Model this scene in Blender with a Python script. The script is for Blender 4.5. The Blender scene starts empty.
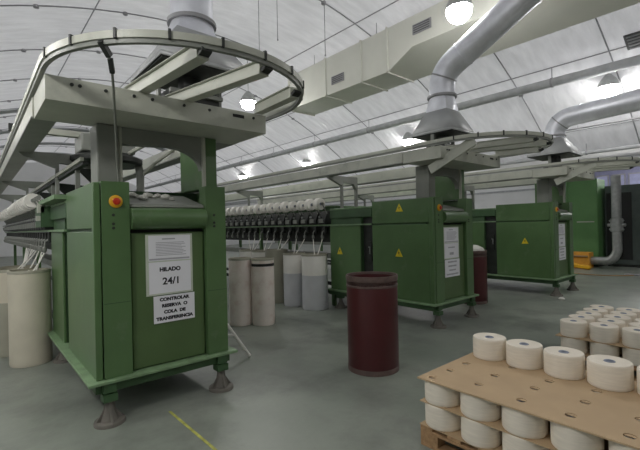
import bpy, bmesh, math, random
from mathutils import Vector, Matrix
random.seed(7)
S = bpy.context.scene
COL = S.collection
PI = math.pi

# ------------------------------------------------------------------ materials
def mat(name, c, rough=.5, metal=0, var=.12, scale=6, c2=None, bump=0, bscale=30, stretch=(1, 1, 1), spec=.5, dirt=None, emit=None, estr=0):
    m = bpy.data.materials.new(name); m.use_nodes = True
    nt = m.node_tree; N = nt.nodes; L = nt.links
    b = N['Principled BSDF']
    b.inputs['Roughness'].default_value = rough
    b.inputs['Metallic'].default_value = metal
    b.inputs['Specular IOR Level'].default_value = spec
    tc = N.new('ShaderNodeTexCoord')
    mp = N.new('ShaderNodeMapping'); mp.inputs['Scale'].default_value = stretch
    L.new(tc.outputs['Object'], mp.inputs['Vector'])
    nz = N.new('ShaderNodeTexNoise'); nz.inputs['Scale'].default_value = scale; nz.inputs['Detail'].default_value = 5
    L.new(mp.outputs['Vector'], nz.inputs['Vector'])
    rp = N.new('ShaderNodeValToRGB')
    rp.color_ramp.elements[0].position = .3; rp.color_ramp.elements[1].position = .7
    a = c2 if c2 else [v * (1 - var) for v in c]
    d = c if c2 else [min(1, v * (1 + var)) for v in c]
    rp.color_ramp.elements[0].color = (*a, 1); rp.color_ramp.elements[1].color = (*d, 1)
    L.new(nz.outputs['Fac'], rp.inputs['Fac'])
    out = rp.outputs['Color']
    if dirt:
        n2 = N.new('ShaderNodeTexNoise'); n2.inputs['Scale'].default_value = dirt[1]; n2.inputs['Detail'].default_value = 8; n2.inputs['Roughness'].default_value = .65
        L.new(tc.outputs['Object'], n2.inputs['Vector'])
        r2 = N.new('ShaderNodeValToRGB'); r2.color_ramp.elements[0].position = dirt[2]; r2.color_ramp.elements[1].position = dirt[3]
        L.new(n2.outputs['Fac'], r2.inputs['Fac'])
        mx = N.new('ShaderNodeMixRGB'); mx.inputs[2].default_value = (*dirt[0], 1)
        L.new(r2.outputs['Color'], mx.inputs[0]); L.new(out, mx.inputs[1]); out = mx.outputs[0]
    L.new(out, b.inputs['Base Color'])
    if bump:
        n3 = N.new('ShaderNodeTexNoise'); n3.inputs['Scale'].default_value = bscale; n3.inputs['Detail'].default_value = 4
        L.new(mp.outputs['Vector'], n3.inputs['Vector'])
        bp = N.new('ShaderNodeBump'); bp.inputs['Strength'].default_value = bump; bp.inputs['Distance'].default_value = .05
        L.new(n3.outputs['Fac'], bp.inputs['Height']); L.new(bp.outputs['Normal'], b.inputs['Normal'])
    if emit:
        b.inputs['Emission Color'].default_value = (*emit, 1); b.inputs['Emission Strength'].default_value = estr
    return m

M = {}
M['green'] = mat('machine_green_paint', (.090, .165, .066), .3, var=.1, scale=2.5, dirt=((.18, .23, .15), 3.2, .58, .85))
M['greend'] = mat('dark_green_paint', (.045, .10, .040), .5, var=.15, scale=4)
M['greenl'] = mat('worn_edge_paint', (.18, .28, .15), .5, var=.2, scale=9)
M['door'] = mat('olive_door_paint', (.088, .148, .055), .42, var=.12, scale=2)
M['leg'] = mat('dusty_brown_casting', (.145, .135, .115), .65, var=.2, scale=6)
M['dark'] = mat('dark_oily_steel', (.022, .025, .022), .55, var=.3, scale=8)
M['black'] = mat('black_rubber', (.012, .012, .012), .6)
M['grey'] = mat('grey_cast_paint', (.215, .225, .20), .5, var=.12, scale=3)
M['cream'] = mat('cream_grey_channel', (.44, .45, .385), .45, var=.1, scale=3, dirt=((.30, .31, .27), 4, .55, .8))
M['steel'] = mat('dull_steel', (.42, .43, .42), .38, metal=.7, var=.15, scale=10)
M['galv'] = mat('galvanised_sheet', (.68, .69, .74), .42, metal=.55, var=.12, scale=5)
M['hood'] = mat('hood_sheet_grey', (.36, .37, .37), .45, metal=.2, var=.08, scale=4)
M['duct'] = mat('cream_duct_paint', (.68, .68, .61), .5, var=.04, scale=2)
M['grille'] = mat('grille_dark_louvre', (.10, .10, .10), .6)
M['floor'] = mat('grey_green_concrete', (.272, .292, .252), .40, c2=(.190, .216, .180), scale=.9, bump=.05, bscale=14, dirt=((.140, .150, .132), 1.3, .47, .72))
M['roof'] = mat('quilted_white_liner', (.70, .70, .71), .42, var=.09, scale=2.2, bump=.9, bscale=2.6, stretch=(.7, 2.6, .7))  # stretched tone variation in the colour stands in for the liner's wrinkle shading
M['wall'] = mat('white_wall_sheet', (.80, .80, .80), .7, var=.04, scale=1)
M['wallb'] = mat('grey_block_wall', (.16, .155, .14), .8, var=.1, scale=2)
M['seam'] = mat('roof_seam_grey', (.30, .30, .31), .6)
M['rib'] = mat('roof_rib_grey', (.42, .43, .44), .6)
M['yarn'] = mat('cream_cotton_yarn', (.80, .735, .625), .85, var=.06, scale=8, bump=.15, bscale=90, stretch=(1, 1, 9), spec=.2)
M['yarnw'] = mat('white_cotton_yarn', (.84, .82, .76), .85, var=.05, scale=8, bump=.15, bscale=90, spec=.2)
M['tube'] = mat('paper_tube_blue', (.30, .33, .40), .7)
M['board'] = mat('brown_cardboard', (.48, .345, .205), .75, var=.05, scale=5)
M['wood'] = mat('pallet_wood', (.36, .22, .11), .75, var=.25, scale=5, stretch=(1, 6, 6))
M['drum'] = mat('maroon_fibre_drum', (.075, .014, .016), .42, var=.1, scale=4)
M['drumrim'] = mat('worn_drum_band', (.115, .075, .065), .5, var=.25, scale=12)
M['canw'] = mat('white_can_plastic', (.84, .82, .77), .45, var=.06, scale=4)
M['cang'] = mat('bluish_can_plastic', (.56, .57, .59), .45, var=.06, scale=4)
M['canp'] = mat('pinkish_can_plastic', (.84, .76, .70), .5, var=.07, scale=4, dirt=((.60, .40, .34), 5, .5, .9))
M['cany'] = mat('yellowed_can_plastic', (.60, .56, .45), .5, var=.08, scale=3)
M['cand'] = mat('khaki_can_plastic', (.36, .35, .28), .5, var=.08, scale=3)
M['sliver'] = mat('cotton_sliver', (.85, .83, .77), .9, spec=.1)
M['paper'] = mat('white_paper', (.80, .80, .84), .6, var=.02)
M['sleeve'] = mat('clear_sleeve_pale', (.55, .60, .50), .3)
M['ink'] = mat('black_ink', (.02, .02, .025), .7)
M['inkg'] = mat('grey_print', (.42, .42, .45), .7)
M['yellow'] = mat('warning_yellow', (.72, .56, .02), .5)
M['stopy'] = mat('stop_plate_yellow', (.80, .42, .015), .45)
M['red'] = mat('stop_button_red', (.55, .035, .012), .35)
M['tape'] = mat('worn_yellow_tape', (.42, .42, .10), .6, var=.35, scale=14)
M['orange'] = mat('orange_plastic', (.75, .36, .05), .5)
M['hose'] = mat('dull_orange_hose', (.34, .22, .10), .6)
M['lilac'] = mat('lilac_panel', (.26, .26, .40), .6)
M['glow'] = mat('lamp_diffuser', (.9, .9, .9), .5, emit=(1, .985, .96), estr=62)
M['glass'] = mat('office_window_pane', (.30, .31, .46), .2, emit=(.62, .62, .95), estr=.08)
M['fluff'] = mat('cotton_fluff', (.68, .67, .62), .95, bump=.5, bscale=25)
M['cabgrey'] = mat('dark_green_grey_paint', (.075, .095, .085), .5)
M['cabgreen'] = mat('bright_green_paint', (.115, .26, .088), .45, var=.08, scale=1.5)

# the liner is a thin translucent membrane: daylight from above glows through it
def translucent(m, f):
    nt = m.node_tree; N = nt.nodes; L = nt.links; b = N['Principled BSDF']; out = N['Material Output']
    t = N.new('ShaderNodeBsdfTranslucent'); mx = N.new('ShaderNodeMixShader'); mx.inputs[0].default_value = f
    L.new(b.inputs['Base Color'].links[0].from_socket, t.inputs['Color']); L.new(b.inputs['Normal'].links[0].from_socket, t.inputs['Normal'])
    L.new(b.outputs[0], mx.inputs[1]); L.new(t.outputs[0], mx.inputs[2]); L.new(mx.outputs[0], out.inputs['Surface'])
translucent(M['roof'], .30)

# ------------------------------------------------------------------ mesh builder
class MB:
    def __init__(s): s.bm = bmesh.new(); s.mats = []
    def mi(s, m):
        if m not in s.mats: s.mats.append(m)
        return s.mats.index(m)
    def face(s, vs, i, smooth=False):
        try:
            f = s.bm.faces.new(vs); f.material_index = i; f.smooth = smooth; return f
        except ValueError: return None
    def box(s, x0, x1, y0, y1, z0, z1, m):
        i = s.mi(m); v = [s.bm.verts.new((x, y, z)) for z in (z0, z1) for y in (y0, y1) for x in (x0, x1)]
        for q in ((0, 2, 3, 1), (4, 5, 7, 6), (0, 1, 5, 4), (2, 6, 7, 3), (0, 4, 6, 2), (1, 3, 7, 5)): s.face([v[k] for k in q], i)
        return s
    def bar(s, a, b, w, h, m, up=(0, 0, 1)):
        a = Vector(a); b = Vector(b); d = (b - a).normalized(); u = Vector(up)
        r = d.cross(u)
        if r.length < 1e-4: r = d.cross(Vector((1, 0, 0)))
        r.normalize(); u = r.cross(d).normalized(); i = s.mi(m)
        v = [s.bm.verts.new(p + r * sx * w / 2 + u * sz * h / 2) for p in (a, b) for sz in (-1, 1) for sx in (-1, 1)]
        for q in ((0, 2, 3, 1), (4, 5, 7, 6), (0, 1, 5, 4), (2, 6, 7, 3), (0, 4, 6, 2), (1, 3, 7, 5)): s.face([v[k] for k in q], i)
        return s
    def tube(s, pts, r, m, n=10, cap=True):
        pts = [Vector(p) for p in pts]; i = s.mi(m); rings = []
        rr = r if isinstance(r, (list, tuple)) else [r] * len(pts)
        prev = None
        for k, p in enumerate(pts):
            t = (pts[min(k + 1, len(pts) - 1)] - pts[max(k - 1, 0)]).normalized()
            if prev is None:
                u = t.orthogonal().normalized()
            else:
                u = (prev - t * prev.dot(t)).normalized()
            prev = u; w = t.cross(u)
            rings.append([s.bm.verts.new(p + (u * math.cos(2 * PI * j / n) + w * math.sin(2 * PI * j / n)) * rr[k]) for j in range(n)])
        for a, b in zip(rings, rings[1:]):
            for j in range(n): s.face((a[j], a[(j + 1) % n], b[(j + 1) % n], b[j]), i, True)
        if cap: s.face(rings[0][::-1], i); s.face(rings[-1], i)
        return s
    def lathe(s, prof, m, c=(0, 0, 0), n=32, axis='z', mats=None):
        # prof: list of (r, z); m material; mats: optional list per segment
        rings = []
        for r, z in prof:
            ring = []
            if r < 1e-5: r = 1e-5
            for j in range(n):
                a = 2 * PI * j / n
                p = (r * math.cos(a), r * math.sin(a), z)
                if axis == 'y': p = (p[0], p[2], p[1])
                if axis == 'x': p = (p[2], p[0], p[1])
                ring.append(s.bm.verts.new((p[0] + c[0], p[1] + c[1], p[2] + c[2])))
            rings.append(ring)
        for k, (a, b) in enumerate(zip(rings, rings[1:])):
            i = s.mi(mats[k] if mats else m)
            for j in range(n): s.face((a[j], a[(j + 1) % n], b[(j + 1) % n], b[j]), i, True)
        return s
    def prism(s, poly, m, ax, a, b):
        # poly of 2D points extruded along axis ax from a to b
        i = s.mi(m)
        def P(u, v, t): return {'x': (t, u, v), 'y': (u, t, v), 'z': (u, v, t)}[ax]
        A = [s.bm.verts.new(P(u, v, a)) for u, v in poly]; B = [s.bm.verts.new(P(u, v, b)) for u, v in poly]
        s.face(A, i); s.face(B[::-1], i); n = len(poly)
        for k in range(n): s.face((A[k], B[k], B[(k + 1) % n], A[(k + 1) % n]), i)
        return s
    def frustum(s, b0, z0, b1, z1, m, cap=False):
        # b = (x0,x1,y0,y1)
        i = s.mi(m)
        def R(b, z): return [s.bm.verts.new(p) for p in ((b[0], b[2], z), (b[1], b[2], z), (b[1], b[3], z), (b[0], b[3], z))]
        A = R(b0, z0); B = R(b1, z1)
        for k in range(4): s.face((A[k], A[(k + 1) % 4], B[(k + 1) % 4], B[k]), i)
        if cap: s.face(A[::-1], i); s.face(B, i)
        return s
    def build(s, name, parent=None, loc=None, bevel=0, solid=0):
        bmesh.ops.recalc_face_normals(s.bm, faces=s.bm.faces[:])
        me = bpy.data.meshes.new(name); s.bm.to_mesh(me); s.bm.free()
        for m in s.mats: me.materials.append(M[m])
        me.set_sharp_from_angle(angle=math.radians(38))
        o = bpy.data.objects.new(name, me); COL.objects.link(o)
        if parent: o.parent = parent
        if loc: o.location = loc
        if solid:
            d = o.modifiers.new('s', 'SOLIDIFY'); d.thickness = solid; d.offset = 0
        if bevel:
            d = o.modifiers.new('b', 'BEVEL'); d.width = bevel; d.segments = 2; d.limit_method = 'ANGLE'; d.angle_limit = math.radians(40)
        return o

def thing(name, label, cat, loc=(0, 0, 0), rz=0, group=None):
    o = bpy.data.objects.new(name, None); COL.objects.link(o); o.empty_display_size = .1
    o.location = loc; o.rotation_euler.z = rz
    return tag(o, label, cat, group)
def tag(o, label, cat, group=None):
    o['label'] = label; o['category'] = cat
    if group: o['group'] = group
    return o
def struct(o): o['kind'] = 'structure'; return o
def copy_tree(o, parent=None, loc=None):
    c = o.copy(); COL.objects.link(c)
    if parent: c.parent = parent
    if loc is not None: c.location = loc
    for ch in [x for x in o.children]: copy_tree(ch, c)
    return c
ORD = ['first', 'second', 'third', 'fourth', 'fifth', 'sixth', 'seventh', 'eighth', 'ninth', 'tenth', 'eleventh', 'twelfth', 'thirteenth', 'fourteenth', 'fifteenth', 'sixteenth', 'seventeenth', 'eighteenth', 'nineteenth', 'twentieth', 'twenty-first', 'twenty-second', 'twenty-third', 'twenty-fourth', 'twenty-fifth', 'twenty-sixth', 'twenty-seventh', 'twenty-eighth', 'twenty-ninth', 'thirtieth']

def text_mesh(body, size, name, parent, loc, m='ink', squash=1.0, bold=.0):
    cu = bpy.data.curves.new(name, 'FONT'); cu.body = body; cu.size = size; cu.align_x = 'CENTER'; cu.align_y = 'CENTER'
    cu.offset = bold; cu.extrude = .0006
    t = bpy.data.objects.new('tmp', cu); COL.objects.link(t)
    me = bpy.data.meshes.new_from_object(t.evaluated_get(bpy.context.evaluated_depsgraph_get()))
    bpy.data.objects.remove(t)
    # text lies in XY; stand it up facing -Y
    me.transform(Matrix.Rotation(PI / 2, 4, 'X') @ Matrix.Diagonal((squash, 1, 1, 1)))
    me.materials.clear(); me.materials.append(M[m]); me.name = name
    o = bpy.data.objects.new(name, me); COL.objects.link(o); o.parent = parent; o.location = loc
    return o

# ------------------------------------------------------------------ setting
RX, RZ, RK = 4.5, 6.5, .045
def roofz(x): return RZ - RK * (x - RX) ** 2
XL, XR, YB, YF = -4.4, 12.75, -7.0, 34.0
XE, ZE = 24.0, 4.3
b = MB(); b.box(XL - .2, XE + .2, YB - .2, YF + .2, -.1, 0, 'floor'); struct(b.build('floor'))
# vaulted liner roof
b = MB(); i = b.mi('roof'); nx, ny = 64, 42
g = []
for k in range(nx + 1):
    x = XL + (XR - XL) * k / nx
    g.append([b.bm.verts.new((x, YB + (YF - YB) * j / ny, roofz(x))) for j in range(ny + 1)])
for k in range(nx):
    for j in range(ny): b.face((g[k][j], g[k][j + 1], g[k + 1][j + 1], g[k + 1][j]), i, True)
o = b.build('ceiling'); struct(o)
# flat ceiling of the next bay
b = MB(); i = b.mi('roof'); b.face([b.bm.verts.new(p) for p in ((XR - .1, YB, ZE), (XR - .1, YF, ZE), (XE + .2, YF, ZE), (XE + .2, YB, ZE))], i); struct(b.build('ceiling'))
# eave step between the vault and the next bay
b = MB(); b.box(XR, XR + .25, YB, YF, roofz(XR) - .22, ZE, 'wall'); b.box(XR - .05, XR + .3, YB, YF, roofz(XR) - .34, roofz(XR) - .2, 'rib'); struct(b.build('trim_1'))
b = MB(); b.box(XL - .15, XL, YB, YF, 0, roofz(XL) + .05, 'wall'); struct(b.build('wall_left'))
b = MB(); b.box(XE, XE + .15, YB, YF, 0, ZE, 'wall')
b.box(XE - .03, XE, YB, YF, 3.35, 3.45, 'rib'); struct(b.build('wall_right'))
arcp = [(x, roofz(x) + .03) for x in [XR + (XL - XR) * k / 40 for k in range(41)]]
b = MB(); b.prism([(XL, 0), (XE, 0), (XE, ZE), (XR, ZE)] + arcp, 'wall', 'y', YF, YF + .15); struct(b.build('wall_far'))
b = MB(); b.prism([(XL, 0), (XE, 0), (XE, ZE), (XR, ZE)] + arcp, 'wallb', 'y', YB - .15, YB); struct(b.build('wall_near'))
# transverse liner seams and longitudinal battens
def arch(y, r, m, x0=XL, x1=XR, dz=.015, n=40): 
    return [(x0 + (x1 - x0) * k / n, y, roofz(x0 + (x1 - x0) * k / n) - dz) for k in range(n + 1)]
tn = 2
for y in (-4.0, -1.6, .8, 2.3, 4.3, 6.4, 9.3, 11.75, 14.2, 16.6, 19.0, 21.5, 24, 27, 30):
    b = MB(); b.tube(arch(y, .012, 'seam'), .014, 'seam', 6)
    if y > 3:
        for k in range(7): 
            x = 1 + k * 1.6; b.lathe([(0, -.05), (.05, -.05), (.05, .0)], 'seam', (x, y, roofz(x) - .005), 10)
    struct(b.build('trim_%d' % tn)); tn += 1
for x in (-2, .3, 2.0, 3.9, 6.76, 8.75, 10.05, 12.0):
    b = MB(); b.tube([(x, YB, roofz(x) - .02), (x, YF, roofz(x) - .02)], .012, 'seam', 6); struct(b.build('trim_%d' % tn)); tn += 1
for y in (18, 22, 26, 29.5, 32):
    b = MB(); pts = arch(y, 0, 'rib', -4, 9, .04)
    for p, q in zip(pts, pts[1:]): b.bar(p, q, .5, .06, 'rib')
    struct(b.build('trim_%d' % tn)); tn += 1
# worn yellow tape line on the floor is paint on the floor
b = MB(); b.bar((1.29, 3.55, .0015), (1.31, 2.45, .0015), .022, .003, 'tape'); tag(b.build('floor_tape'), 'short worn yellow tape line on the floor before the left machine', 'floor tape')

# ------------------------------------------------------------------ spinning machines
W = 1.193; LEN = 11.0
RC = (.60, -.46); RR = .975
def upath(z, r=RR, L=LEN, n=36):
    p = [(RC[0] - r, L, z)] + [(RC[0] - r, L * k / 8, z) for k in range(7, -1, -1)]
    p += [(RC[0] - r * math.cos(PI * k / n), RC[1] - r * math.sin(PI * k / n), z) for k in range(n + 1)]
    p += [(RC[0] + r, L * k / 8, z) for k in range(0, 9)]
    return p
def sweep(b, pts, w, h, m):
    i = b.mi(m); P = [Vector(p) for p in pts]; R = []
    for k, p in enumerate(P):
        t = (P[min(k + 1, len(P) - 1)] - P[max(k - 1, 0)]).normalized(); r = t.cross(Vector((0, 0, 1))).normalized()
        R.append([b.bm.verts.new(p + r * sx * w / 2 + Vector((0, 0, sz * h / 2))) for sx, sz in ((-1, -1), (1, -1), (1, 1), (-1, 1))])
    for A, B in zip(R, R[1:]):
        for k in range(4): b.face((A[k], A[(k + 1) % 4], B[(k + 1) % 4], B[k]), i)
    b.face(R[0], i); b.face(R[-1], i)

def make_machine():
    t = thing('spinning_machine', '', 'spinning machine')
    # base
    b = MB(); b.box(-.07, W + .07, -.07, 2.42, .338, .364, 'greenl'); b.box(-.01, W + .01, -.01, 2.38, .255, .338, 'greend'); b.box(.04, .14, -.055, .05, .26, .338, 'greend'); b.box(W - .14, W - .04, -.055, .05, .26, .338, 'greend'); b.build('base_frame', t, bevel=.004)
    for x in (.09, W - .09):
        for y in (-.01, 2.15):
            b = MB(); b.box(x - .055, x + .055, y - .055, y + .055, .19, .25, 'greend')
            for a in range(4):
                dx, dy = math.cos(a * PI / 2), math.sin(a * PI / 2)
                px, py = -dy * .007, dx * .007
                b.prism([(0, .19), (.045, .19), (.05, .12), (.10, .03), (0, .03)], 'grey', 'y', -.008, .008) if False else None
                i = b.mi('leg'); pr = [(0, .19), (.035, .19), (.045, .12), (.105, .028), (0, .028)]
                A = [b.bm.verts.new((x + dx * u + px, y + dy * u + py, z)) for u, z in pr]; B = [b.bm.verts.new((x + dx * u - px, y + dy * u - py, z)) for u, z in pr]
                b.face(A, i); b.face(B[::-1], i)
                for k in range(5): b.face((A[k], B[k], B[(k + 1) % 5], A[(k + 1) % 5]), i)
            b.lathe([(0, .19), (.03, .19), (.04, .12), (.07, .03), (.115, .03), (.12, .02), (.12, 0), (0, 0)], 'leg', (x, y, 0), 24)
            b.build('leg', t)
    # cores
    b = MB(); b.box(.03, W - .03, .13, 1.22, .364, 1.79, 'greend'); b.box(.03, W - .03, .62, 1.22, 1.79, 1.97, 'greend'); b.box(.10, W - .10, 1.22, 1.52, .364, 1.9, 'dark'); b.box(.03, W - .03, 1.52, 2.32, .364, 1.74, 'greend'); b.build('inner_casing', t)
    # side panels
    for x0, x1 in ((0, .028), (W - .028, W)):
        b = MB(); b.box(x0, x1, .06, 1.218, .366, 1.592, 'green'); b.build('lower_side_panel', t, bevel=.006)
        b = MB(); b.box(x0, x1, .06, 1.218, 1.618, 2.0, 'green'); b.build('upper_side_panel', t, bevel=.006)
        b = MB(); b.box(x0, x1, 1.512, 2.318, .366, 1.592, 'green'); b.build('rear_side_panel', t, bevel=.006)
        b = MB(); b.box(x0 - .004, x1 + .004, 1.225, 2.318, 1.74, 1.9, 'greend'); b.box(x0, x1, 1.225, 2.318, 1.9, 1.93, 'greenl'); b.build('rear_top_cover', t, bevel=.01)
    b = MB(); b.box(.028, W - .028, .62, 1.22, 1.97, 1.995, 'greend'); b.build('top_plate', t)
    b = MB(); b.tube([(.055, 1.36, 1.2), (.055, 1.33, 1.2), (.055, 1.33, 1.08), (.085, 1.33, 1.08)], .012, 'steel', 8); b.box(.07, .1, 1.31, 1.40, .95, 1.3, 'dark'); b.build('latch_handle', t)
    # front
    b = MB(); b.box(-.003, .05, -.012, .057, .366, 2.0, 'green'); b.build('corner_strip', t, bevel=.006)
    for x0, x1 in ((.058, .278), (.975, 1.185)):
        b = MB(); b.box(x0, x1, -.018, .13, .366, 2.012, 'green')
        for z in (1.73, 1.655, 1.62): b.lathe([(0, -.024), (.012, -.024), (.012, -.018)], 'dark', ((x0 + x1) / 2 - .02, 0, z), 12, 'y')
        b.box(x0 + .004, x1 - .004, -.0195, -.017, .985, .992, 'greend')
        b.build('control_panel', t, bevel=.006)
    b = MB(); b.box(.278, .975, .075, .13, .366, 1.60, 'black'); b.build('door_recess', t)
    b = MB(); b.box(.296, .964, .03, .075, .372, 1.572, 'door'); b.build('door', t, bevel=.008)
    # bullnose
    n = 14; prof = [(.13, 1.60)] + [(.03 - .105 * math.sin(PI * k / n), 1.70 - .098 * math.cos(PI * k / n)) for k in range(n + 1)] + [(.13, 1.80)]
    b = MB(); b.prism(prof, 'green', 'x', .285, .968); b.build('front_hood_cover', t, bevel=.004)
    b = MB(); b.prism([(.0, 1.80), (.61, 1.80), (.61, 1.96), (.5, 1.95), (.02, 1.83)], 'grey', 'x', .286, .967); b.build('sloping_shelf', t, bevel=.004)
    # stop button
    s = MB(); s.lathe([(0, -.034), (.046, -.034), (.054, -.028), (.054, -.016)], 'stopy', (.168, 0, 1.843), 28, 'y'); s = s.build('stop_plate', t, bevel=.003)
    k = MB(); k.lathe([(0, -.058), (.022, -.060), (.030, -.055), (.030, -.045), (.012, -.04), (.012, -.026)], 'red', (.168, 0, 1.843), 20, 'y'); k.build('stop_button', s)
    # posts and lintel
    b = MB(); b.box(.055, .225, .075, .33, 2.0, 2.515, 'grey'); b.box(.228, .262, .10, .28, 2.0, 2.515, 'cream'); b.build('support_post', t, bevel=.012)
    b = MB(); b.box(1.035, 1.16, .1, .74, 2.0, 2.515, 'green'); b.box(1.0, 1.034, .08, .12, 2.0, 2.515, 'cream'); b.build('support_post', t, bevel=.008)
    poly = [(.262, 2.513), (1.0, 2.513), (1.0, 2.18)] + [(.68 + .32 * math.cos(a), 2.18 + .20 * math.sin(a)) for a in [PI / 2 * k / 10 for k in range(1, 11)]] + [(.262, 2.36)]
    b = MB(); b.prism(poly, 'grey', 'y', .11, .19); b.build('arched_lintel', t)
    # overhead beams
    b = MB(); b.box(-.36, 1.44, -.40, .25, 2.515, 2.69, 'cream')
    for x in (-.2, -.15, .02, .22, .36, .62, .85, 1.3):
        b.lathe([(0, -.41), (.013, -.41), (.013, -.40)], 'dark', (x, 0, 2.645), 8, 'y')
    b.box(1.08, 1.2, -.402, -.398, 2.625, 2.655, 'black'); b.build('cross_beam', t, bevel=.006)
    for x0, x1 in ((-.37, -.215), (1.285, 1.441)):
        b = MB(); b.box(x0, x1, .252, LEN, 2.535, 2.69, 'cream'); b.box(x0 - .012, x1 + .012, .252, LEN, 2.517, 2.535, 'grey'); b.build('long_beam', t, bevel=.004)
    b = MB(); sweep(b, upath(2.752), .042, .045, 'cream'); sweep(b, upath(2.716, RR - .004), .03, .03, 'grey'); ro = b.build('travel_rail', t)
    for k in range(10):
        a = PI * (k + .5) / 10; c, s_ = -math.cos(a), -math.sin(a)
        b = MB(); p = Vector((RC[0] + RR * c, RC[1] + RR * s_, 0)); d = Vector((c, s_, 0))
        b.bar(p + d * .018 + Vector((0, 0, 2.725)), p + d * .018 + Vector((0, 0, 2.785)), .016, .022, 'dark', up=d); b.build('rail_clip', ro)
    for (x0, y0, x1, y1) in ((.28, -.12, .35, -1.36), (.62, -.12, .80, -1.36), (1.37, -.38, 1.27, -1.09)):
        b = MB(); b.bar((x0, y0, 2.74), (x1, y1, 2.70), .085, .085, 'cream'); b.bar((x0, y0, 2.785), (x1, y1, 2.742), .13, .008, 'cream'); b.bar((x1, y1, 2.68), (x1 + (x1 - x0) * .03, y1 - .05, 2.70), .07, .03, 'dark'); b.build('rail_arm', t, bevel=.004)
    # portal brackets along the length
    for y in (2.0, 5.4, 8.8):
        zb = 1.93 if y < 2.3 else 2.0
        b = MB(); b.box(.015, .05, y - .03, y + .03, zb, 2.53, 'grey'); b.box(.40, .44, y - .03, y + .03, zb, 2.53, 'grey')
        poly = [(-.36, 2.535), (.44, 2.535), (.44, 2.30), (.40, 2.30), (.33, 2.40), (.05, 2.42), (.015, 2.36), (-.30, 2.48)]
        b.prism(poly, 'grey', 'y', y - .035, y + .035); b.build('portal_bracket', t)
    # long spinning section
    y0, y1 = 2.34, LEN
    b = MB(); b.box(.12, W - .12, y0, y1, 1.62, 1.98, 'greend'); b.box(.10, W - .10, y0, y1, 1.98, 2.0, 'greenl'); b.box(.42, .77, y0, y1, 1.25, 1.62, 'dark'); b.build('spinning_bank', t)
    for x0, x1 in ((-.02, .12), (W - .12, W + .02)):
        b = MB(); b.box(x0, x1, y0, y1, 1.585, 1.615, 'dark'); b.build('bank_rail', t)
    b = MB(); b.box(-.025, .0, 1.22, y1, 1.598, 1.622, 'greenl'); b.build('edge_strip', t)
    for y in (2.36, 5.0, 7.6, 10.2):
        for x in (.12, W - .18):
            b = MB(); b.box(x, x + .06, y, y + .08, 0, 1.62, 'green'); b.build('frame_post', t)
    b = MB(); b.box(.2, .24, y0, y1, .22, .30, 'dark'); b.box(W - .24, W - .2, y0, y1, .22, .30, 'dark'); b.box(.45, .74, y0, y1, .9, 1.02, 'grey'); b.build('lower_tie_rail', t)
    k = 0; y = 2.5
    first = None
    while y < LEN - .15:
        if first is None:
            b = MB(); b.prism([(.12, 1.63), (-.055, 1.63), (-.07, 1.70), (-.03, 1.80), (.02, 1.88), (.12, 1.9)], 'dark', 'y', -.11, .11)
            for s in (-.10, .10):
                b.bar((.0, s, 1.84), (-.11, s, 2.02), .012, .025, 'grey', up=(0, 1, 0)); b.lathe([(0, -.012), (.028, -.012), (.028, .012), (0, .012)], 'grey', (-.115, s, 2.03), 12, 'y')
            b.box(-.085, -.06, -.06, .06, 1.66, 1.74, 'grey'); b.lathe([(0, -.03), (.018, -.03), (.018, .0)], 'steel', (-.06, .04, 1.78), 10, 'x')
            first = b.build('spinning_unit', t); first.location.y = y
            b = MB(); b.box(-.01, .05, -.045, .045, 1.46, 1.585, 'dark'); b.tube([(-.01, 0, 1.50), (-.045, 0, 1.47), (-.05, 0, 1.40)], .013, 'grey', 8); b.lathe([(.012, 1.33), (.026, 1.36), (.026, 1.40), (.012, 1.41)], 'grey', (-.05, 0, 0), 10)
            guide = b.build('sliver_guide', t); guide.location.y = y
        else:
            for q in (first, guide):
                c = q.copy(); COL.objects.link(c); c.location.y = y
        y += .28
    return t

P1, P2, P3 = (.756, 3.706, 0), (5.319, 3.506, 0), (9.305, 3.186, 0)
m1 = make_machine()
m2 = copy_tree(m1, loc=P2); m3 = copy_tree(m1, loc=P3); m1.location = P1
m1['label'] = 'nearest green spinning machine at left with looped overhead rail'
m2['label'] = 'middle green spinning machine behind the maroon drum in the aisle'
m3['label'] = 'dark green spinning machine farthest right of the three'
for m in (m1, m2, m3): m['group'] = 'green spinning machines'

# machine 1 extras
CON = [(-.135, -1.07, 2.70), (-.115, -1.046, 2.662), (-.08, -.986, 2.598), (-.016, -.756, 2.549), (.077, -.420, 2.397), (.162, -.106, 2.181), (.198, -.005, 2.04), (.20, .01, 2.0)]
b = MB(); b.tube(CON, .009, 'grey', 8); b.bar((-.165, -1.09, 2.72), (-.105, -1.04, 2.66), .03, .035, 'dark'); b.bar((-.10, -1.03, 2.65), (-.075, -.975, 2.585), .028, .028, 'dark'); b.build('cable_conduit', m1)
b = MB(); b.bar((.03, .55, 2.27), (.03, LEN, 2.27), .03, .035, 'cream'); b.bar((.06, .55, 2.235), (.06, LEN, 2.235), .05, .03, 'dark')
b.build('creel_rail', m1)
for y in (1.0, 2.6, 4.2, 5.8, 7.4):
    b = MB(); b.prism([(.05, 2.25), (.50, 2.22), (.50, 1.98), (.3, 1.98)], 'dark', 'y', y, y + .02); b.box(.05, .09, y - .02, y + .02, 1.93, 2.25, 'grey'); b.build('creel_bracket', m1)
b = MB(); b.box(-.10, .04, 2.36, 2.9, 1.66, 1.92, 'greend'); b.box(-.105, .03, 1.22, 2.5, 1.94, 1.985, 'greenl'); b.box(-.13, -.06, 2.36, 2.46, 1.84, 1.95, 'cream'); b.box(-.14, -.05, 2.38, 2.5, 1.74, 1.8, 'cream'); b.build('end_casing', m1)

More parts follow.
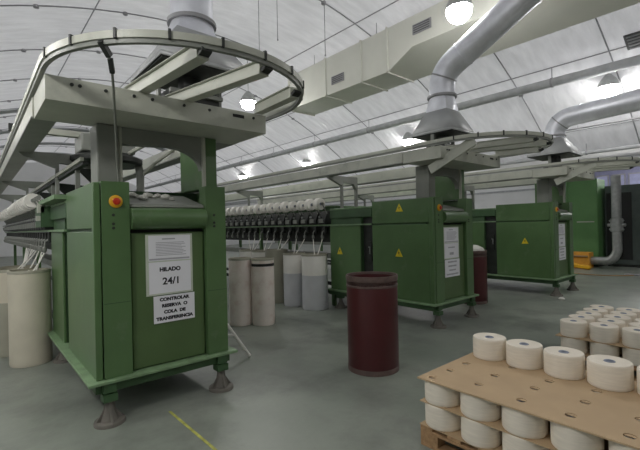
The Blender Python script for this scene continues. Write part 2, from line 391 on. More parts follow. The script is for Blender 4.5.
# diagonal rail struts on machines 2 and 3
for m in (m2, m3):
    b = MB(); b.bar((-.27, -.16, 2.38), (-.28, -.86, 2.69), .03, .13, 'cream', up=(0, 0, 1)); b.build('rail_strut', m)
def sticker(m, y, z):
    a = MB(); i = a.mi('yellow')
    a.prism([(y - .075, z - .06), (y + .075, z - .06), (y, z + .075)], 'yellow', 'x', -.004, -.0005)
    s = a.build('warning_sticker', m)
    k = MB(); k.prism([(y + .008, z + .035), (y - .018, z - .002), (y - .002, z - .004), (y - .012, z - .042), (y + .018, z + .008), (y + .003, z + .008)], 'ink', 'x', -.0052, -.0042); k.build('lightning_mark', s)
for y, z in ((.62, 1.866), (.645, 1.124), (2.05, 1.11)): sticker(m2, y, z)
sticker(m3, .575, 1.164)

# ------------------------------------------------------------------ notices on the doors
def lines(b, x0, x1, z0, z1, n, y, m='inkg', h=.006):
    for k in range(n):
        z = z1 - (z1 - z0) * (k + .5) / n
        b.box(x0, x1 - random.uniform(0, .25) * (x1 - x0), y - .0008, y, z - h / 2, z + h / 2, m)
def notice(P, x0, x1, z0, z1, zm, label, legible):
    y = P[1] + .03
    t = thing('notice_sheet', label, 'notice', (P[0] + (x0 + x1) / 2, y, (z0 + z1) / 2), 0, None)
    w = (x1 - x0) / 2; h = (z1 - z0) / 2; zm -= (z0 + z1) / 2
    b = MB(); b.box(-w, w, -.004, -.001, -h, h, 'sleeve'); b.build('clear_sleeve', t)
    b = MB(); b.box(-w + .025, w - .02, -.006, -.004, zm + .008, h - .012, 'paper'); s = b.build('upper_page', t)
    b = MB(); b.box(-.07, .05, -.0068, -.006, h - .05, h - .038, 'inkg'); lines(b, -w + .09, w - .06, zm + .05, h - .07, 9, -.006); b.box(-w + .03, w - .03, -.0068, -.006, zm + .015, zm + .03, 'inkg'); b.build('print', s)
    b = MB(); b.box(-w + .025, w - .02, -.006, -.004, -h + .015, zm - .004, 'paper'); s = b.build('lower_page', t)
    hz = zm + h
    if legible:
        text_mesh('HILADO', .050, 'lettering', s, (0, -.0064, zm - .075), 'ink', 1.05, .0026)
        text_mesh('24/1', .088, 'lettering', s, (.01, -.0064, zm - .185), 'ink', 1.05, .0025)
    else:
        b = MB(); b.box(-.10, .10, -.0068, -.006, zm - .08, zm - .06, 'inkg'); b.box(-.06, .06, -.0068, -.006, zm - .19, zm - .15, 'inkg'); b.build('print', s)
    return t
def lower_notice(P, x0, x1, z0, z1, label, legible, rz=0):
    t = thing('notice_sheet', label, 'notice', (P[0] + (x0 + x1) / 2, P[1] + .03, (z0 + z1) / 2), 0, None)
    w = (x1 - x0) / 2; h = (z1 - z0) / 2
    b = MB(); b.box(-w, w, -.010, -.0072, -h, h, 'paper'); s = b.build('page', t)
    rows = ['CONTROLAR', 'RESERVA  O', 'COLA  DE', 'TRANSFERENCIA']
    for k, r in enumerate(rows):
        z = h - 2 * h * (k + .62) / 4.25
        if legible: text_mesh(r, .040, 'lettering', s, (0, -.0107, z), 'ink', 1.12, .0026)
        else:
            b = MB(); ww = w * (.6, .55, .45, .8)[k]; b.box(-ww, ww, -.0107, -.0099, z - .012, z + .012, 'inkg'); b.build('print', s)
    return t
notice(P1, .415, .848, 1.0, 1.555, 1.305, 'two printed pages in a clear sleeve reading HILADO 24/1', True)
lower_notice(P1, .475, .858, .745, .992, 'white notice reading CONTROLAR RESERVA O COLA DE TRANSFERENCIA on the left machine', True)
notice(P2, .34, .80, 1.02, 1.535, 1.275, 'upper pair of printed pages on the middle machine door', False)
lower_notice(P2, .36, .80, .73, 1.012, 'lowest white notice on the middle machine door', False)
notice(P3, .34, .80, 1.02, 1.535, 1.275, 'upper pair of pages on the far right machine door', False)
lower_notice(P3, .36, .80, .73, 1.012, 'lowest white notice on the far right machine door', False)

# ------------------------------------------------------------------ yarn packages on the machines
def yarn_package(name, r, h, axis, label, loc, m='yarn', group=None):
    t = thing(name, label, 'yarn package', loc, 0, group)
    h2 = h if axis == 'z' else h / 2
    z0 = 0 if axis == 'z' else -h / 2
    prof = [(.030, z0 + .006), (r * .96, z0), (r * .99, z0 + .005), (r, z0 + .018), (r * 1.003, (z0 + h2) / 2), (r, h2 - .016), (r * .99, h2 - .005), (r * .955, h2), (.036, h2 - .004), (.033, h2 - .02)]
    b = MB(); b.lathe(prof, m, n=36, axis=axis); b.build('yarn', t)
    b = MB(); b.lathe([(.024, z0), (.030, z0), (.032, h2 - .001), (.028, h2 + .0004), (.024, h2 - .002), (.022, z0)], 'tube', n=20, axis=axis); b.build('core_tube', t)
    return t
proto = yarn_package('yarn_package', .118, .115, 'y', '', (0, 0, 0), 'yarnw')
def mounted(P, y, label, group, first=[True]):
    if first[0]: o = proto; first[0] = False
    else: o = copy_tree(proto)
    s = random.choice((1, 1, .95, .85, .9))
    o.location = (P[0] - .115, P[1] + y, 2.03); o.scale = (s, 1, s); o['label'] = label; o['group'] = group
for k in range(17): mounted(P2, 2.5 + .28 * k, 'white yarn package on the middle machine, %s from the cabinet end' % ORD[k], 'yarn packages on the middle machine')
for k in range(2, 29): mounted(P1, 2.5 + .28 * k, 'white yarn package on the left machine, %s from the cabinet end' % ORD[k - 2], 'yarn packages on the left machine')

# ------------------------------------------------------------------ travelling cleaner above the left machine
cl = thing('travelling_cleaner', 'grey travelling cleaner with dark round fan housing above the left machine', 'machine cleaner', (1.34, 5.75, 0))
b = MB(); b.lathe([(0, 2.44), (.40, 2.44), (.43, 2.47), (.43, 2.52), (.30, 2.58), (0, 2.58)], 'dark', n=36); b.build('fan_housing', cl)
b = MB(); b.box(-.32, .3, -.22, .22, 2.58, 2.80, 'grey'); b.lathe([(.09, 2.80), (.09, 2.88), (0, 2.88)], 'grey', (-.1, 0, 0), 20); b.build('motor_box', cl, bevel=.02)
b = MB(); b.bar((-.955, 0, 2.80), (.955, 0, 2.80), .10, .07, 'cream'); b.bar((-.955, 0, 2.76), (-.955, 0, 2.84), .08, .1, 'dark'); b.bar((.955, 0, 2.76), (.955, 0, 2.84), .08, .1, 'dark'); b.build('carriage_bar', cl)
b = MB(); b.tube([(.36, -.1, 2.5), (.38, -.12, 2.3), (.38, -.12, 2.02)], .05, 'grey', 14); b.tube([(.38, -.12, 2.3), (.55, -.2, 2.5), (.7, -.5, 2.66), (.75, -.9, 2.66), (.5, -1.1, 2.64), (.25, -.8, 2.62), (.2, -.3, 2.58)], .025, 'cream', 10); b.build('suction_hose', cl)

# cotton waste lying on the shelf
b = MB(); random.seed(3)
for k in range(14):
    x, y = random.uniform(.32, .80), random.uniform(.22, .42); r = random.uniform(.025, .05)
    z = 1.83 + (y - .02) * .25
    pr = [(0, -r * .5), (r * .7, -r * .35), (r, 0), (r * .75, r * .5), (0, r * .75)]
    b.lathe(pr, 'fluff', (x, y, z + r * .3), 9)
o = b.build('cotton_waste', None, (P1[0], P1[1], 0)); tag(o, 'clumps of white cotton waste on the left machine shelf', 'cotton waste'); o['kind'] = 'stuff'

# ------------------------------------------------------------------ extraction hoods and round ducts
def hood(P, label, pipe, cx=.76, cy=.10, hx=.375, hy=.37, zf=3.66, fo=(0, 0)):
    fx, fy = cx + fo[0], cy + fo[1]
    t = thing('extraction_duct', label, 'extraction duct', (P[0], P[1], 0), 0, 'extraction ducts over the machines')
    b = MB(); b.frustum((cx - hx, cx + hx, cy - hy, cy + hy), 3.03, (cx - hx, cx + hx, cy - hy, cy + hy), 3.07, 'hood'); b.frustum((cx - hx, cx + hx, cy - hy, cy + hy), 3.07, (cx - .19, cx + .19, cy - .19, cy + .19), 3.42, 'hood'); b.build('hood', t, solid=.008)
    b = MB(); b.box(cx - hx + .015, cx + hx - .015, cy - hy + .015, cy + hy - .015, 3.02, 3.035, 'dark'); b.build('filter_plate', t)
    # square to round transition
    b = MB(); i = b.mi('galv'); n = 32; A = []; B = []
    for k in range(n):
        a = 2 * PI * k / n; c, s = math.cos(a), math.sin(a); q = .19 / max(abs(c), abs(s))
        A.append(b.bm.verts.new((cx + c * q, cy + s * q, 3.42))); B.append(b.bm.verts.new((fx + c * .2, fy + s * .2, zf)))
    for k in range(n): b.face((A[k], A[(k + 1) % n], B[(k + 1) % n], B[k]), i, False)
    b.build('transition', t)
    b = MB(); b.lathe([(.2, zf - .01), (.235, zf - .01), (.235, zf + .025), (.2, zf + .025)], 'seam', (fx, fy, 0), 36); b.build('flange', t)
    pts = [(fx, fy, zf + .01)] + [(fx, fy + p[0], p[1]) for p in pipe]
    b = MB(); b.tube(pts, .205, 'galv', 28, False); pp = b.build('round_pipe', t)
    # band rings along the pipe
    V = [Vector(p) for p in pts]; acc = 0; nxt = .32
    for a, c in zip(V, V[1:]):
        L = (c - a).length; dr = (c - a).normalized()
        while acc + L > nxt:
            p = a + dr * (nxt - acc); q = MB(); q.tube([p - dr * .012, p + dr * .012], .213, 'seam' if nxt < .4 else 'galv', 28); q.build('pipe_band', pp); nxt += 1.15 if nxt > .6 else .45
        acc += L
    # suction unit carrying the hood
    b = MB(); b.box(cx - .26, cx + .2, cy - .2, cy + .15, 2.69, 2.86, 'dark'); b.box(cx - .28, cx + .22, cy - .24, cy - .2, 2.80, 2.84, 'grey'); b.lathe([(.11, 2.86), (.11, 3.02)], 'dark', (cx, cy, 0), 20)
    for sx in (-.3, .3): b.box(cx + sx - .015, cx + sx + .015, cy - .03, cy + .03, 2.69, 3.03, 'grey')
    b.build('suction_unit', t, bevel=.004)
    return t
def bend(z0, ang, R=.42, n=8, L=4.2):
    p = []
    for k in range(n + 1):
        a = ang * k / n; p.append((-R * (1 - math.cos(a)), z0 + R * math.sin(a)))
    y, z = p[-1]; p.append((y - L * math.sin(ang), z + L * math.cos(ang))); return p
hood(P1, 'extraction hood with vertical round pipe above the left machine', [(0, 4.1), (0, 5.0), (0, roofz(P1[0] + .94) - .0)], .85, .0, .42, .41, 3.62, (.085, .12))
hood(P2, 'extraction hood with silver pipe slanting up over the middle machine', bend(3.80, math.radians(63), L=3.1), .56, .13, .34, .37, 3.66)
hood(P3, 'extraction hood with pipe elbow running level over the far right machine', bend(3.50, math.radians(87), .36, 10, 6), .56, .12, .44, .42, 3.47)

WIRES = ((4.5, 6.95, 5.13), (4.5, 6.3, 5.2), (4.5, 4.95, 4.45))
# ------------------------------------------------------------------ big rectangular air duct
t = thing('air_duct', 'large cream rectangular air duct under the vaulted roof', 'air duct', (7.0, 0, 0))
ys = [-4.0, 5.0, 5.65, 9.3]
b = MB(); i = b.mi('duct')
sec = {}
for y in ys:
    zb = 4.97; zn = 4.97 if y > 5.3 else 5.30
    if y == -4.0: pass
    sec[y] = [b.bm.verts.new(p) for p in ((0, y, 5.93), (0, y, zn), (.92, y, zb), (.92, y, 5.72))]
for a, c in zip(ys, ys[1:]):
    for k in range(4): b.face((sec[a][k], sec[a][(k + 1) % 4], sec[c][(k + 1) % 4], sec[c][k]), i)
b.face(sec[ys[0]], i); b.face(sec[ys[-1]], i); b.build('duct_body', t)
for y in (5.66, 6.45, 7.7, 9.28):
    b = MB(); 
    b.box(-.03, .0, y - .02, y + .02, 4.95, 5.95, 'duct'); b.box(-.03, .95, y - .02, y + .02, 4.94, 4.97, 'duct'); b.build('duct_flange', t)
for y, z in ((7.25, 5.28), (4.75, 5.62)):
    b = MB(); b.box(-.025, .0, y - .22, y + .22, z - .10, z + .10, 'seam')
    g_ = b.build('vent_frame', t); b = MB(); 
    for k in range(4): b.box(-.032, -.022, y - .19, y + .19, z - .075 + k * .045, z - .055 + k * .045, 'grille')
    b.build('louvres', g_)
for y in (.5, 4.2, 6.0, 8.2):
    for x in (.05, .88):
        b = MB(); b.tube([(x, y, 5.72), (x, y, roofz(7 + x) - .005)], .008, 'seam', 6); b.build('hanger_rod', t)
b = MB(); b.box(-.2, .2, -.9, .9, -.02, 0, 'grille')
for k in range(5): b.box(-.17 + k * .08, -.13 + k * .08, -.86, .86, -.03, -.02, 'seam')
o = b.build('roof_vent', None, (9.95, 1.1, roofz(9.95) - .03)); o.rotation_euler.y = math.atan(2 * RK * (9.95 - RX)); tag(o, 'long dark louvred vent in the roof at top right', 'roof vent')

for k, (x, y, z) in enumerate(WIRES):
    b = MB(); b.tube([(0, 0, 0), (0, 0, roofz(x) - z - .005)], .007, 'seam', 6); b.lathe([(0, -.03), (.015, -.02), (.015, 0), (0, .01)], 'seam', n=8)
    o = b.build('hanging_wire', None, (x, y, z)); tag(o, ['thin wire hanging from the roof just right of the looped rail', 'thin wire hanging from the roof, middle of three', 'thin wire hanging before the cream duct, rightmost of three'][k], 'wire', 'wires hanging from the roof')
# pipes running along the roof haunch
def runpipe(name, label, x, z, r, m, y0=YB + .1, y1=YF - .1):
    t = thing(name, label, 'pipe', (x, 0, z)); b = MB(); b.tube([(0, y0, 0), (0, y1, 0)], r, m, 18); b.build('pipe', t)
    for k in range(14):
        y = -5 + k * 2.8; b = MB(); b.tube([(0, y - .02, 0), (0, y + .02, 0)], r + .012, 'seam', 16); b.tube([(0, y, r), (0, y, roofz(x) - z - .01)], .01, 'seam', 6); b.build('pipe_hanger', t)
runpipe('service_pipe', 'thick grey pipe along the right haunch of the roof', 10.08, 4.76, .10, 'rib')
runpipe('service_pipe', 'thin grey pipe along the roof eave at right', 12.45, 3.40, .05, 'rib')
# cable tray
t = thing('cable_tray', 'narrow cable tray along the roof above the thick grey pipe', 'cable tray', (11.8, 0, 0))
b = MB(); b.box(-.05, .05, YB + .2, YF - .2, 3.95, 3.965, 'seam'); b.build('tray', t)
for k in range(14):
    y = -5 + k * 2.8; b = MB(); b.tube([(0, y, 3.965), (0, y, roofz(11.8) - .01)], .008, 'seam', 6); b.build('hanger_rod', t)

# ------------------------------------------------------------------ lamps
def lamp(x, y, z, label, top):
    t = thing('pendant_lamp', label, 'lamp', (x, y, z), 0, 'pendant lamps')
    b = MB(); n = 12; b.lathe([(.2 * math.sin(PI * k / n) + 1e-4, -.2 * math.cos(PI * k / n)) for k in range(n + 1)], 'glow', n=24); b.build('bulb', t)
    b = MB(); b.lathe([(.206, .02), (.2, .09), (.15, .19), (.06, .30), (0, .30)], 'steel', n=28); b.build('housing', t)
    b = MB(); b.tube([(0, 0, .29), (0, 0, top - z - .005)], .008, 'seam', 6); b.build('cord', t)
lamp(5.95, 3.34, 5.0, 'brightest lamp at top centre beside the slanting silver pipe', roofz(5.95))
lamp(5.76, 9.5, 5.0, 'bright lamp seen through the looped rail of the left machine', roofz(5.76))
lamp(5.76, 15.6, 5.0, 'distant lamp seen through the arch of the left machine', roofz(5.76))
lamp(10.6, 2.45, 4.48, 'bright lamp at upper right under the roof haunch', roofz(10.6))
lamp(11.0, 8.1, 4.35, 'small lamp beside the middle machine hood', roofz(11))
lamp(11.2, 13.7, 4.35, 'lamp glowing above the middle machine long side', roofz(11.2))
lamp(11.2, 19.2, 4.35, 'farthest lamp just right of the left machine post', roofz(11.2))
for k, (x, y) in enumerate(((-1.1, 4.4), (-1.2, 9), (-1.2, 15), (5.8, -2.6), (-1.0, 2.0), (11, -3.5))):  # low left-aisle pair brightens the left machine's side; the nearer lamp is added
    lamp(x, y, (3.5 if y in (4.4, 2.0) else 4.8) if x < 8 else 4.35, ['lamp outside the frame over the left aisle', 'lamp outside the frame farther along the left aisle', 'lamp outside the frame at the far left aisle end', 'lamp outside the frame behind the camera', 'added lamp outside the frame at the near end of the left aisle', 'lamp outside the frame behind and right of the camera'][k], roofz(x))
for k, (x, y) in enumerate(((18, 13), (18, 3))):
    lamp(x, y, 3.5, ['low lamp in the next bay between the right hand machines', 'lamp in the next bay above the far green cabinet'][k], ZE)

# ------------------------------------------------------------------ sliver cans
def can(x, y, r, h, label, mats, band=False, sliver_to=None, cat='sliver can', group='sliver cans', fill=.0):
    t = thing('sliver_can', label, cat, (x, y, 0), 0, group)
    top, low = mats
    b = MB(); zs = h * .62
    b.lathe([(0, .01), (r * .97, .0), (r, .02), (r, .06), (r, zs), (r, zs + .004), (r, h - .03), (r * .985, h - .03), (r * .97, h - .03), (r * .97, h - .12), (0, h - .12)], top, n=32, mats=[low, low, low, low, top, top, top, top, top, 'sliver'])
    b.build('body', t)
    b = MB(); b.lathe([(r * .965, h - .035), (r * 1.02, h - .035), (r * 1.025, h - .015), (r * 1.01, h), (r * .965, h)], 'cand', n=32); b.build('rim', t)
    if band:
        b = MB(); b.lathe([(r, h - .13), (r * 1.012, h - .13), (r * 1.012, h - .085), (r, h - .085)], 'black', n=32); b.build('dark_band', t)
    b = MB()
    for k in range(5):
        a0 = k * 1.3; rr = r * .55
        b.tube([(r * .3 * math.cos(a0) + rr * math.cos(a) * .9, r * .3 * math.sin(a0) + rr * math.sin(a) * .9, h - .105 + k * .012 + fill) for a in [2 * PI * j / 16 for j in range(17)]], .016, 'sliver', 6)
    b.build('sliver_coil', t)
    if sliver_to:
        for (sx, sy, sz) in sliver_to:
            b = MB(); e = Vector((sx - x, sy - y, sz)); s = Vector((r * .3 * random.uniform(-1, 1), r * .3 * random.uniform(-1, 1), h - .09))
            mid = s.lerp(e, .5) + Vector((0, 0, -.05)); pts = []
            for k in range(9):
                u = k / 8; pts.append(s * (1 - u) ** 2 + mid * 2 * u * (1 - u) + e * u * u)
            b.tube(pts, .009, 'sliver', 6); b.build('sliver_strand', t)
    return t
gx2, gy2 = P2[0] - .05, P2[1]
def G(P, k): return (P[0] - .05, P[1] + 2.5 + .28 * k, 1.335)
can(5.03, 5.98, .25, 1.06, 'white and grey sliver can nearest the middle machine cabinet', ('canw', 'cang'), sliver_to=[G(P2, 0), G(P2, 1)])
can(4.98, 6.56, .225, 1.06, 'white and grey sliver can second from the middle machine cabinet', ('canw', 'cang'), sliver_to=[G(P2, 2), G(P2, 3)])
can(4.93, 7.12, .24, 1.12, 'khaki sliver can behind the white ones under the middle machine', ('cand', 'cand'), sliver_to=[G(P2, 4), G(P2, 5)])
can(4.95, 7.70, .24, 1.08, 'pale sliver can half hidden beyond the khaki can', ('canw', 'canw'), sliver_to=[G(P2, 6), G(P2, 7)])
can(4.95, 8.25, .24, 1.08, 'pale sliver can mostly hidden behind the pinkish cans', ('canw', 'canw'), sliver_to=[G(P2, 8), G(P2, 9), G(P2, 10)])
can(3.64, 5.66, .185, 1.09, 'pinkish narrow sliver can with dark band below its rim', ('canp', 'canp'), band=True, group='narrow pinkish cans')
can(3.36, 5.92, .185, 1.10, 'pinkish narrow sliver can beside the left machine right edge', ('canp', 'canp'), group='narrow pinkish cans')
can(.535, 6.08, .218, 1.14, 'yellowed sliver can nearest under the left machine', ('cany', 'cany'), sliver_to=[G(P1, 0), G(P1, 1), G(P1, 2)])
can(.42, 6.75, .23, 1.12, 'pale sliver can behind the yellowed can at left edge', ('cany', 'cand'), sliver_to=[G(P1, 3), G(P1, 4), G(P1, 5)])
can(.50, 7.4, .245, 1.10, 'farther pale sliver can at the left edge', ('canw', 'cany'), sliver_to=[G(P1, 6), G(P1, 7), G(P1, 8)])

# ------------------------------------------------------------------ maroon drums
def drum(x, y, label, content=False):
    t = thing('fibre_drum', label, 'drum', (x, y, 0), 0, 'maroon fibre drums'); r, h = .282, 1.045
    b = MB(); b.lathe([(0, .02), (r * .96, .02), (r, .05), (r, h - .13), (r, h - .03), (r - .012, h - .03), (r - .012, .03), (0, .03)], 'drum', n=40); b.build('body', t)
    b = MB(); b.lathe([(r * .95, 0), (r * 1.005, 0), (r * 1.01, .05), (r, .055)], 'drumrim', n=40); b.build('bottom_band', t)
    b = MB(); b.lathe([(r, h - .125), (r * 1.015, h - .12), (r * 1.015, h - .105), (r, h - .10), (r, h - .06), (r * 1.02, h - .055), (r * 1.03, h - .02), (r * 1.02, h), (r * .975, h), (r * .96, h - .03), (r * .955, h - .2)], 'drumrim', n=40); b.build('top_band', t)
    if content:
        b = MB(); b.lathe([(r * .93, h - .05), (r * .8, h + .04), (r * .4, h + .10), (0, h + .11)], 'fluff', n=24); b.build('cotton_fill', t)
drum(3.378, 3.026, 'maroon open drum standing alone in the aisle')
drum(7.62, 4.12, 'maroon drum filled with white cotton between two machines', True)

# ------------------------------------------------------------------ pallets with packages
def pallet(x0, x1, y0, y1, label):
    t = thing('wooden_pallet', label, 'pallet', (x0, y0, 0), 0, 'wooden pallets'); w, l = x1 - x0, y1 - y0
    for k in range(7):
        y = (l - .1) * k / 6; b = MB(); b.box(0, w, y, y + .1, .122, .144, 'wood'); b.build('deck_board', t, bevel=.003)
    for x in (0, (w - .1) / 2, w - .1):
        b = MB(); b.box(x, x + .1, 0, l, .1, .122, 'wood'); b.build('stringer_board', t, bevel=.003)
        b = MB(); b.box(x, x + .1, 0, l, 0, .022, 'wood'); b.build('bottom_board', t, bevel=.003)
        for y in (0, (l - .14) / 2, l - .14):
            b = MB(); b.box(x, x + .1, y, y + .14, .022, .1, 'wood'); b.build('block', t, bevel=.003)
def sheet(x0, x1, y0, y1, z, th, label, name='cardboard_sheet', holes=None):
    b = MB(); b.box(x0, x1, y0, y1, z, z + th, 'board')
    if holes:
        o = b.build('tmp_sheet'); c = MB()
        for hx, hy in holes: c.lathe([(0, z - .05), (.03, z - .05), (.03, z + .05), (0, z + .05)], 'board', (hx, hy, 0), 20)
        co = c.build('tmp_cut'); md = o.modifiers.new('x', 'BOOLEAN'); md.object = co; md.operation = 'DIFFERENCE'; md.solver = 'EXACT'
        me = bpy.data.meshes.new_from_object(o.evaluated_get(bpy.context.evaluated_depsgraph_get())); me.name = name
        for p in me.polygons: p.use_smooth = False
        bpy.data.objects.remove(o); bpy.data.objects.remove(co)
        o = bpy.data.objects.new(name, me); COL.objects.link(o)
        root = o
        for hx, hy in holes:
            f = MB(); f.prism([(hx + .029 * math.cos(a), hy + .029 * math.sin(a)) for a in [PI * (.05 + .9 * k / 8) - PI / 2 for k in range(9)]], 'board', 'z', z + th - .006, z + th - .004)
            f.build('punched_tab', root)
    else: o = b.build(name, None)
    tag(o, label, 'cardboard sheet'); return o
PH = .162
pallet(2.44, 3.40, .34, 1.745, 'wooden pallet under the near stack at lower right')
hl = [(2.487, 1.66), (2.70, 1.65), (2.92, 1.645), (3.086, 1.36), (2.835, 1.375), (2.60, 1.374), (2.994, 1.07), (2.80, 1.09), (2.554, 1.075), (3.03, .80), (2.80, .80), (2.553, .803), (2.517, .525), (2.77, .525), (3.0, .52)]
Z0 = .146
sheet(2.44, 3.40, .34, 1.75, Z0, .005, 'lowest cardboard sheet lying on the near pallet')
sheet(2.44, 3.40, .34, 1.745, Z0 + .005 + PH + .001, .007, 'middle cardboard sheet between the near stack package layers')
ZT = Z0 + .005 + PH + .001 + .007 + .001 + PH + .001
sheet(2.415, 3.40, .34, 1.745, ZT, .010, 'top punched cardboard sheet carrying a row of packages', holes=hl)
pk = yarn_package('yarn_package', .128, PH, 'z', '', (0, 0, 0), 'yarn')
used = [False]
def put(x, y, z, label, group):
    if not used[0]: o = pk; used[0] = True
    else: o = copy_tree(pk)
    o.location = (x, y, z); o.rotation_euler.z = random.uniform(0, 6); o['label'] = label; o['group'] = group
YS = [1.628 - .283 * k for k in range(5)]
posn = ['far left end', 'second from the left', 'third from the left', 'fourth from the left', 'cut by the frame edge']
for k in range(5):
    put(3.21, 1.597 - .275 * k, ZT + .0105, 'cream yarn package on the punched cardboard, %s of the row' % posn[k], 'yarn packages on top of the near stack')
for lay, z, lw in ((0, Z0 + .0055, 'bottom'), (1, Z0 + .005 + PH + .0085, 'upper')):
    for k in range(5):
        put(2.56, YS[k], z, 'cream yarn package in the near stack %s layer, %s of the front' % (lw, ['leftmost', 'second', 'third', 'fourth', 'rightmost'][k]), 'yarn packages inside the near stack')
        for j in (1, 2):
            put(2.56 + .30 * j, YS[k], z, 'cream yarn package hidden behind the front of the near stack', 'hidden packages inside the near stack')
pallet(4.93, 6.24, .55, 1.675, 'wooden pallet under the far stack at right edge')
sheet(4.93, 6.25, .55, 1.68, Z0, .005, 'lower cardboard sheet lying on the far pallet')
sheet(4.92, 6.25, .54, 1.685, Z0 + .005 + PH + .001, .009, 'upper cardboard sheet between the far stack layers')
for lay, z in ((0, Z0 + .0055), (1, Z0 + .005 + PH + .0105)):
    for i in range(5):
        for k in range(4):
            if lay == 0 and i > 0: lab, gr = 'cream yarn package hidden in the far stack lower layer', 'hidden packages inside the far stack'
            else:
                lab = 'cream yarn package, far stack %s layer, %s row back, %s from left' % ('lower' if lay == 0 else 'top', ORD[i], ORD[k]); gr = 'yarn packages in the far stack'
            put(5.045 + .265 * i, 1.540 - .285 * k, z, lab, gr)

# ------------------------------------------------------------------ small steel stand right of the left machine
t = thing('steel_stand', 'small pale steel leg frame leaning beside the left machine', 'steel stand', (2.37, 4.41, 0))
b = MB(); b.tube([(.20, -.08, .018), (-.04, .10, .46)], .020, 'canw', 8); b.build('leg', t)
b = MB(); b.tube([(.06, .02, .28), (-.16, .14, .30)], .016, 'canw', 8); b.build('cross_bar', t)
b = MB(); b.tube([(-.12, .30, .018), (-.04, .10, .46)], .018, 'canw', 8); b.build('leg', t)

# ------------------------------------------------------------------ far right: cabinets, pipe, boxes
t = thing('electrical_cabinet', 'tall bright green cabinet beyond the far right machine', 'cabinet', (16.0, 4.08, 0))
b = MB(); b.box(0, .9, 0, 1.75, .06, 3.0, 'cabgreen'); b.build('body', t, bevel=.01)
b = MB(); b.box(.03, .87, .03, 1.72, 0, .06, 'dark'); b.build('plinth', t)
for k in range(2):
    b = MB(); b.box(-.02, 0, .03 + k * .86, .86 + k * .86, .12, 2.95, 'cabgreen'); dd = b.build('door', t, bevel=.006)
    b = MB(); b.box(-.04, -.02, .1 + k * .86, .62 + k * .86, 1.52 + k * .5, 1.56 + k * .5, 'cream'); b.build('handle', dd)
t = thing('machine_housing', 'dark grey green machine housing beside the bright green cabinet', 'machine', (16.5, 2.15, 0))
b = MB(); b.box(.0, 2.6, 0, 1.85, .08, 2.75, 'cabgrey'); b.build('body', t, bevel=.01)
b = MB(); b.box(.04, 2.56, .04, 1.8, 0, .08, 'dark'); b.build('plinth', t)
b = MB(); b.box(-.02, 0, 1.15, 2.2, .2, 2.5, 'dark') if False else b.box(-.02, 0, 1.1, 1.8, .25, 2.5, 'black'); b.build('opening', t)
b = MB(); b.box(-.03, 0, .1, 1.0, .2, 2.6, 'cabgrey'); b.build('door', t, bevel=.006)
t = thing('floor_duct', 'silver vertical pipe with elbow to the bright green cabinet', 'pipe', (15.6, 3.47, 0))
pts = [(0, 0, 3.0), (0, 0, .65)] + [(0, .35 - .35 * math.cos(a), .65 - .40 * math.sin(a)) for a in [PI / 2 * k / 8 for k in range(1, 9)]] + [(0, .75, .25)]
b = MB(); b.tube(pts, .135, 'steel', 20); b.build('pipe', t)
b = MB()
for k in range(8):
    a = k * PI / 4; b.tube([(0, 0, 1.42), (-.05, .24 * math.cos(a), 1.42 + .24 * math.sin(a))], .05, 'steel', 8)
b.lathe([(.14, 1.2), (.17, 1.22), (.17, 1.62), (.14, 1.64)], 'steel', n=20); b.build('valve_collar', t)
t = thing('mezzanine_office', 'lilac upper office with a row of windows at right edge', 'office', (20.0, 1.2, 0))
b = MB(); b.box(0, 3.0, 0, 5.2, 2.35, 3.9, 'lilac'); b.build('cabin', t)
for k in range(9):
    b = MB(); b.box(-.04, 0, .12 + k * .56, .58 + k * .56, 2.75, 3.45, 'seam'); f = b.build('window_frame', t)
    b = MB(); b.box(-.05, -.04, .16 + k * .56, .54 + k * .56, 2.8, 3.4, 'glass'); b.build('pane', f)
for x in (.2, 2.8):
    for y in (.2, 5.0):
        b = MB(); b.box(x - .08, x + .08, y - .08, y + .08, 0, 2.35, 'lilac'); b.build('column', t)
t = thing('plastic_crate', 'orange crate on the floor before the bright green cabinet', 'crate', (15.3, 4.18, 0))
b = MB(); b.box(0, .5, 0, .62, 0, .02, 'orange'); b.box(0, .03, 0, .62, .02, .52, 'orange'); b.box(.47, .5, 0, .62, .02, .52, 'orange'); b.box(.03, .47, 0, .03, .02, .52, 'orange'); b.box(.03, .47, .59, .62, .02, .52, 'orange'); b.build('body', t, bevel=.01)
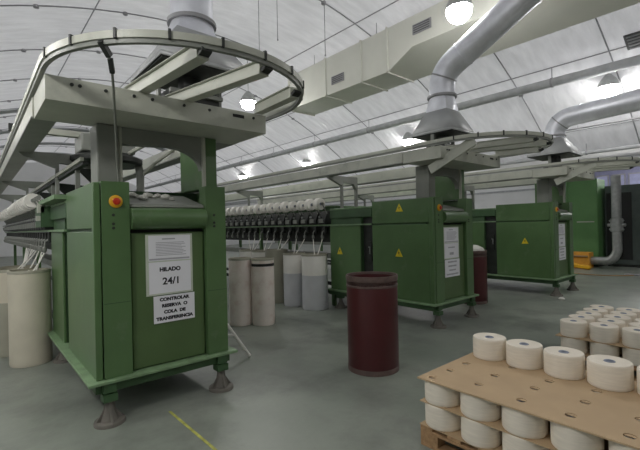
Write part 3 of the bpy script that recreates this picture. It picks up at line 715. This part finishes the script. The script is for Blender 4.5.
b = MB(); b.tube([(-.03, .03, .40), (-.03, .59, .40)], .03, 'hose', 8); b.build('lip', t)
b = MB(); b.bar((-.25, -.25, .06), (-.25, .55, .16), .16, .12, 'stopy'); o = b.build('foam_roll', None, (15.25, 4.3, .0), bevel=.03); tag(o, 'pale yellow roll lying in front of the orange crate', 'roll')
b = MB(); b.tube([(13.2 + .9 * u + .25 * math.sin(u * 7), 4.3 - 1.2 * u + .45 * math.sin(u * 5), .016) for u in [k / 30 for k in range(31)]], .016, 'hose', 8); tag(b.build('floor_hose'), 'dull orange hose curling over the floor by the green cabinet', 'hose')
b = MB(); b.tube([(14.0 + .5 * u + .05 * math.sin(u * 30), 2.9 - 1.2 * u + .05 * math.cos(u * 23), .03) for u in [k / 30 for k in range(31)]], .03, 'seam', 6); tag(b.build('floor_cable'), 'dark crumpled cable on the floor at right edge', 'cable')
b = MB(); b.lathe([(0, 0), (.05, .0), (.06, .02), (.03, .05), (0, .055)], 'fluff', n=12); o = b.build('cotton_tuft', None, (9.0, 2.95, 0)); tag(o, 'tiny white cotton tuft on the floor by the far right machine', 'cotton tuft')

# ------------------------------------------------------------------ camera, world, view
cam = bpy.data.cameras.new('camera'); co = bpy.data.objects.new('camera', cam); COL.objects.link(co)
cam.lens = 22.576; cam.sensor_width = 36; cam.clip_end = 200
r2 = Vector((0.75473835, -0.65566566, -0.02173833)); u2 = Vector((0.0150003, -0.01587979, 0.99976138)); fw = Vector((0.65585441, 0.75488434, 0.0021499))
R = Matrix((r2, u2, -fw)).transposed().to_4x4(); R.translation = Vector((0, 0, 1.6)); co.matrix_world = R
S.camera = co
w = bpy.data.worlds.new('world'); S.world = w; w.use_nodes = True
w.node_tree.nodes['Background'].inputs[0].default_value = (.93, .93, .95, 1); w.node_tree.nodes['Background'].inputs[1].default_value = 1.3
S.view_settings.view_transform = 'Standard'; S.view_settings.look = 'None'; S.view_settings.exposure = .25; S.view_settings.gamma = 1; S.view_settings.use_curve_mapping = False
S.cycles.use_denoising = True
S.cycles.max_bounces = 8; S.cycles.diffuse_bounces = 6
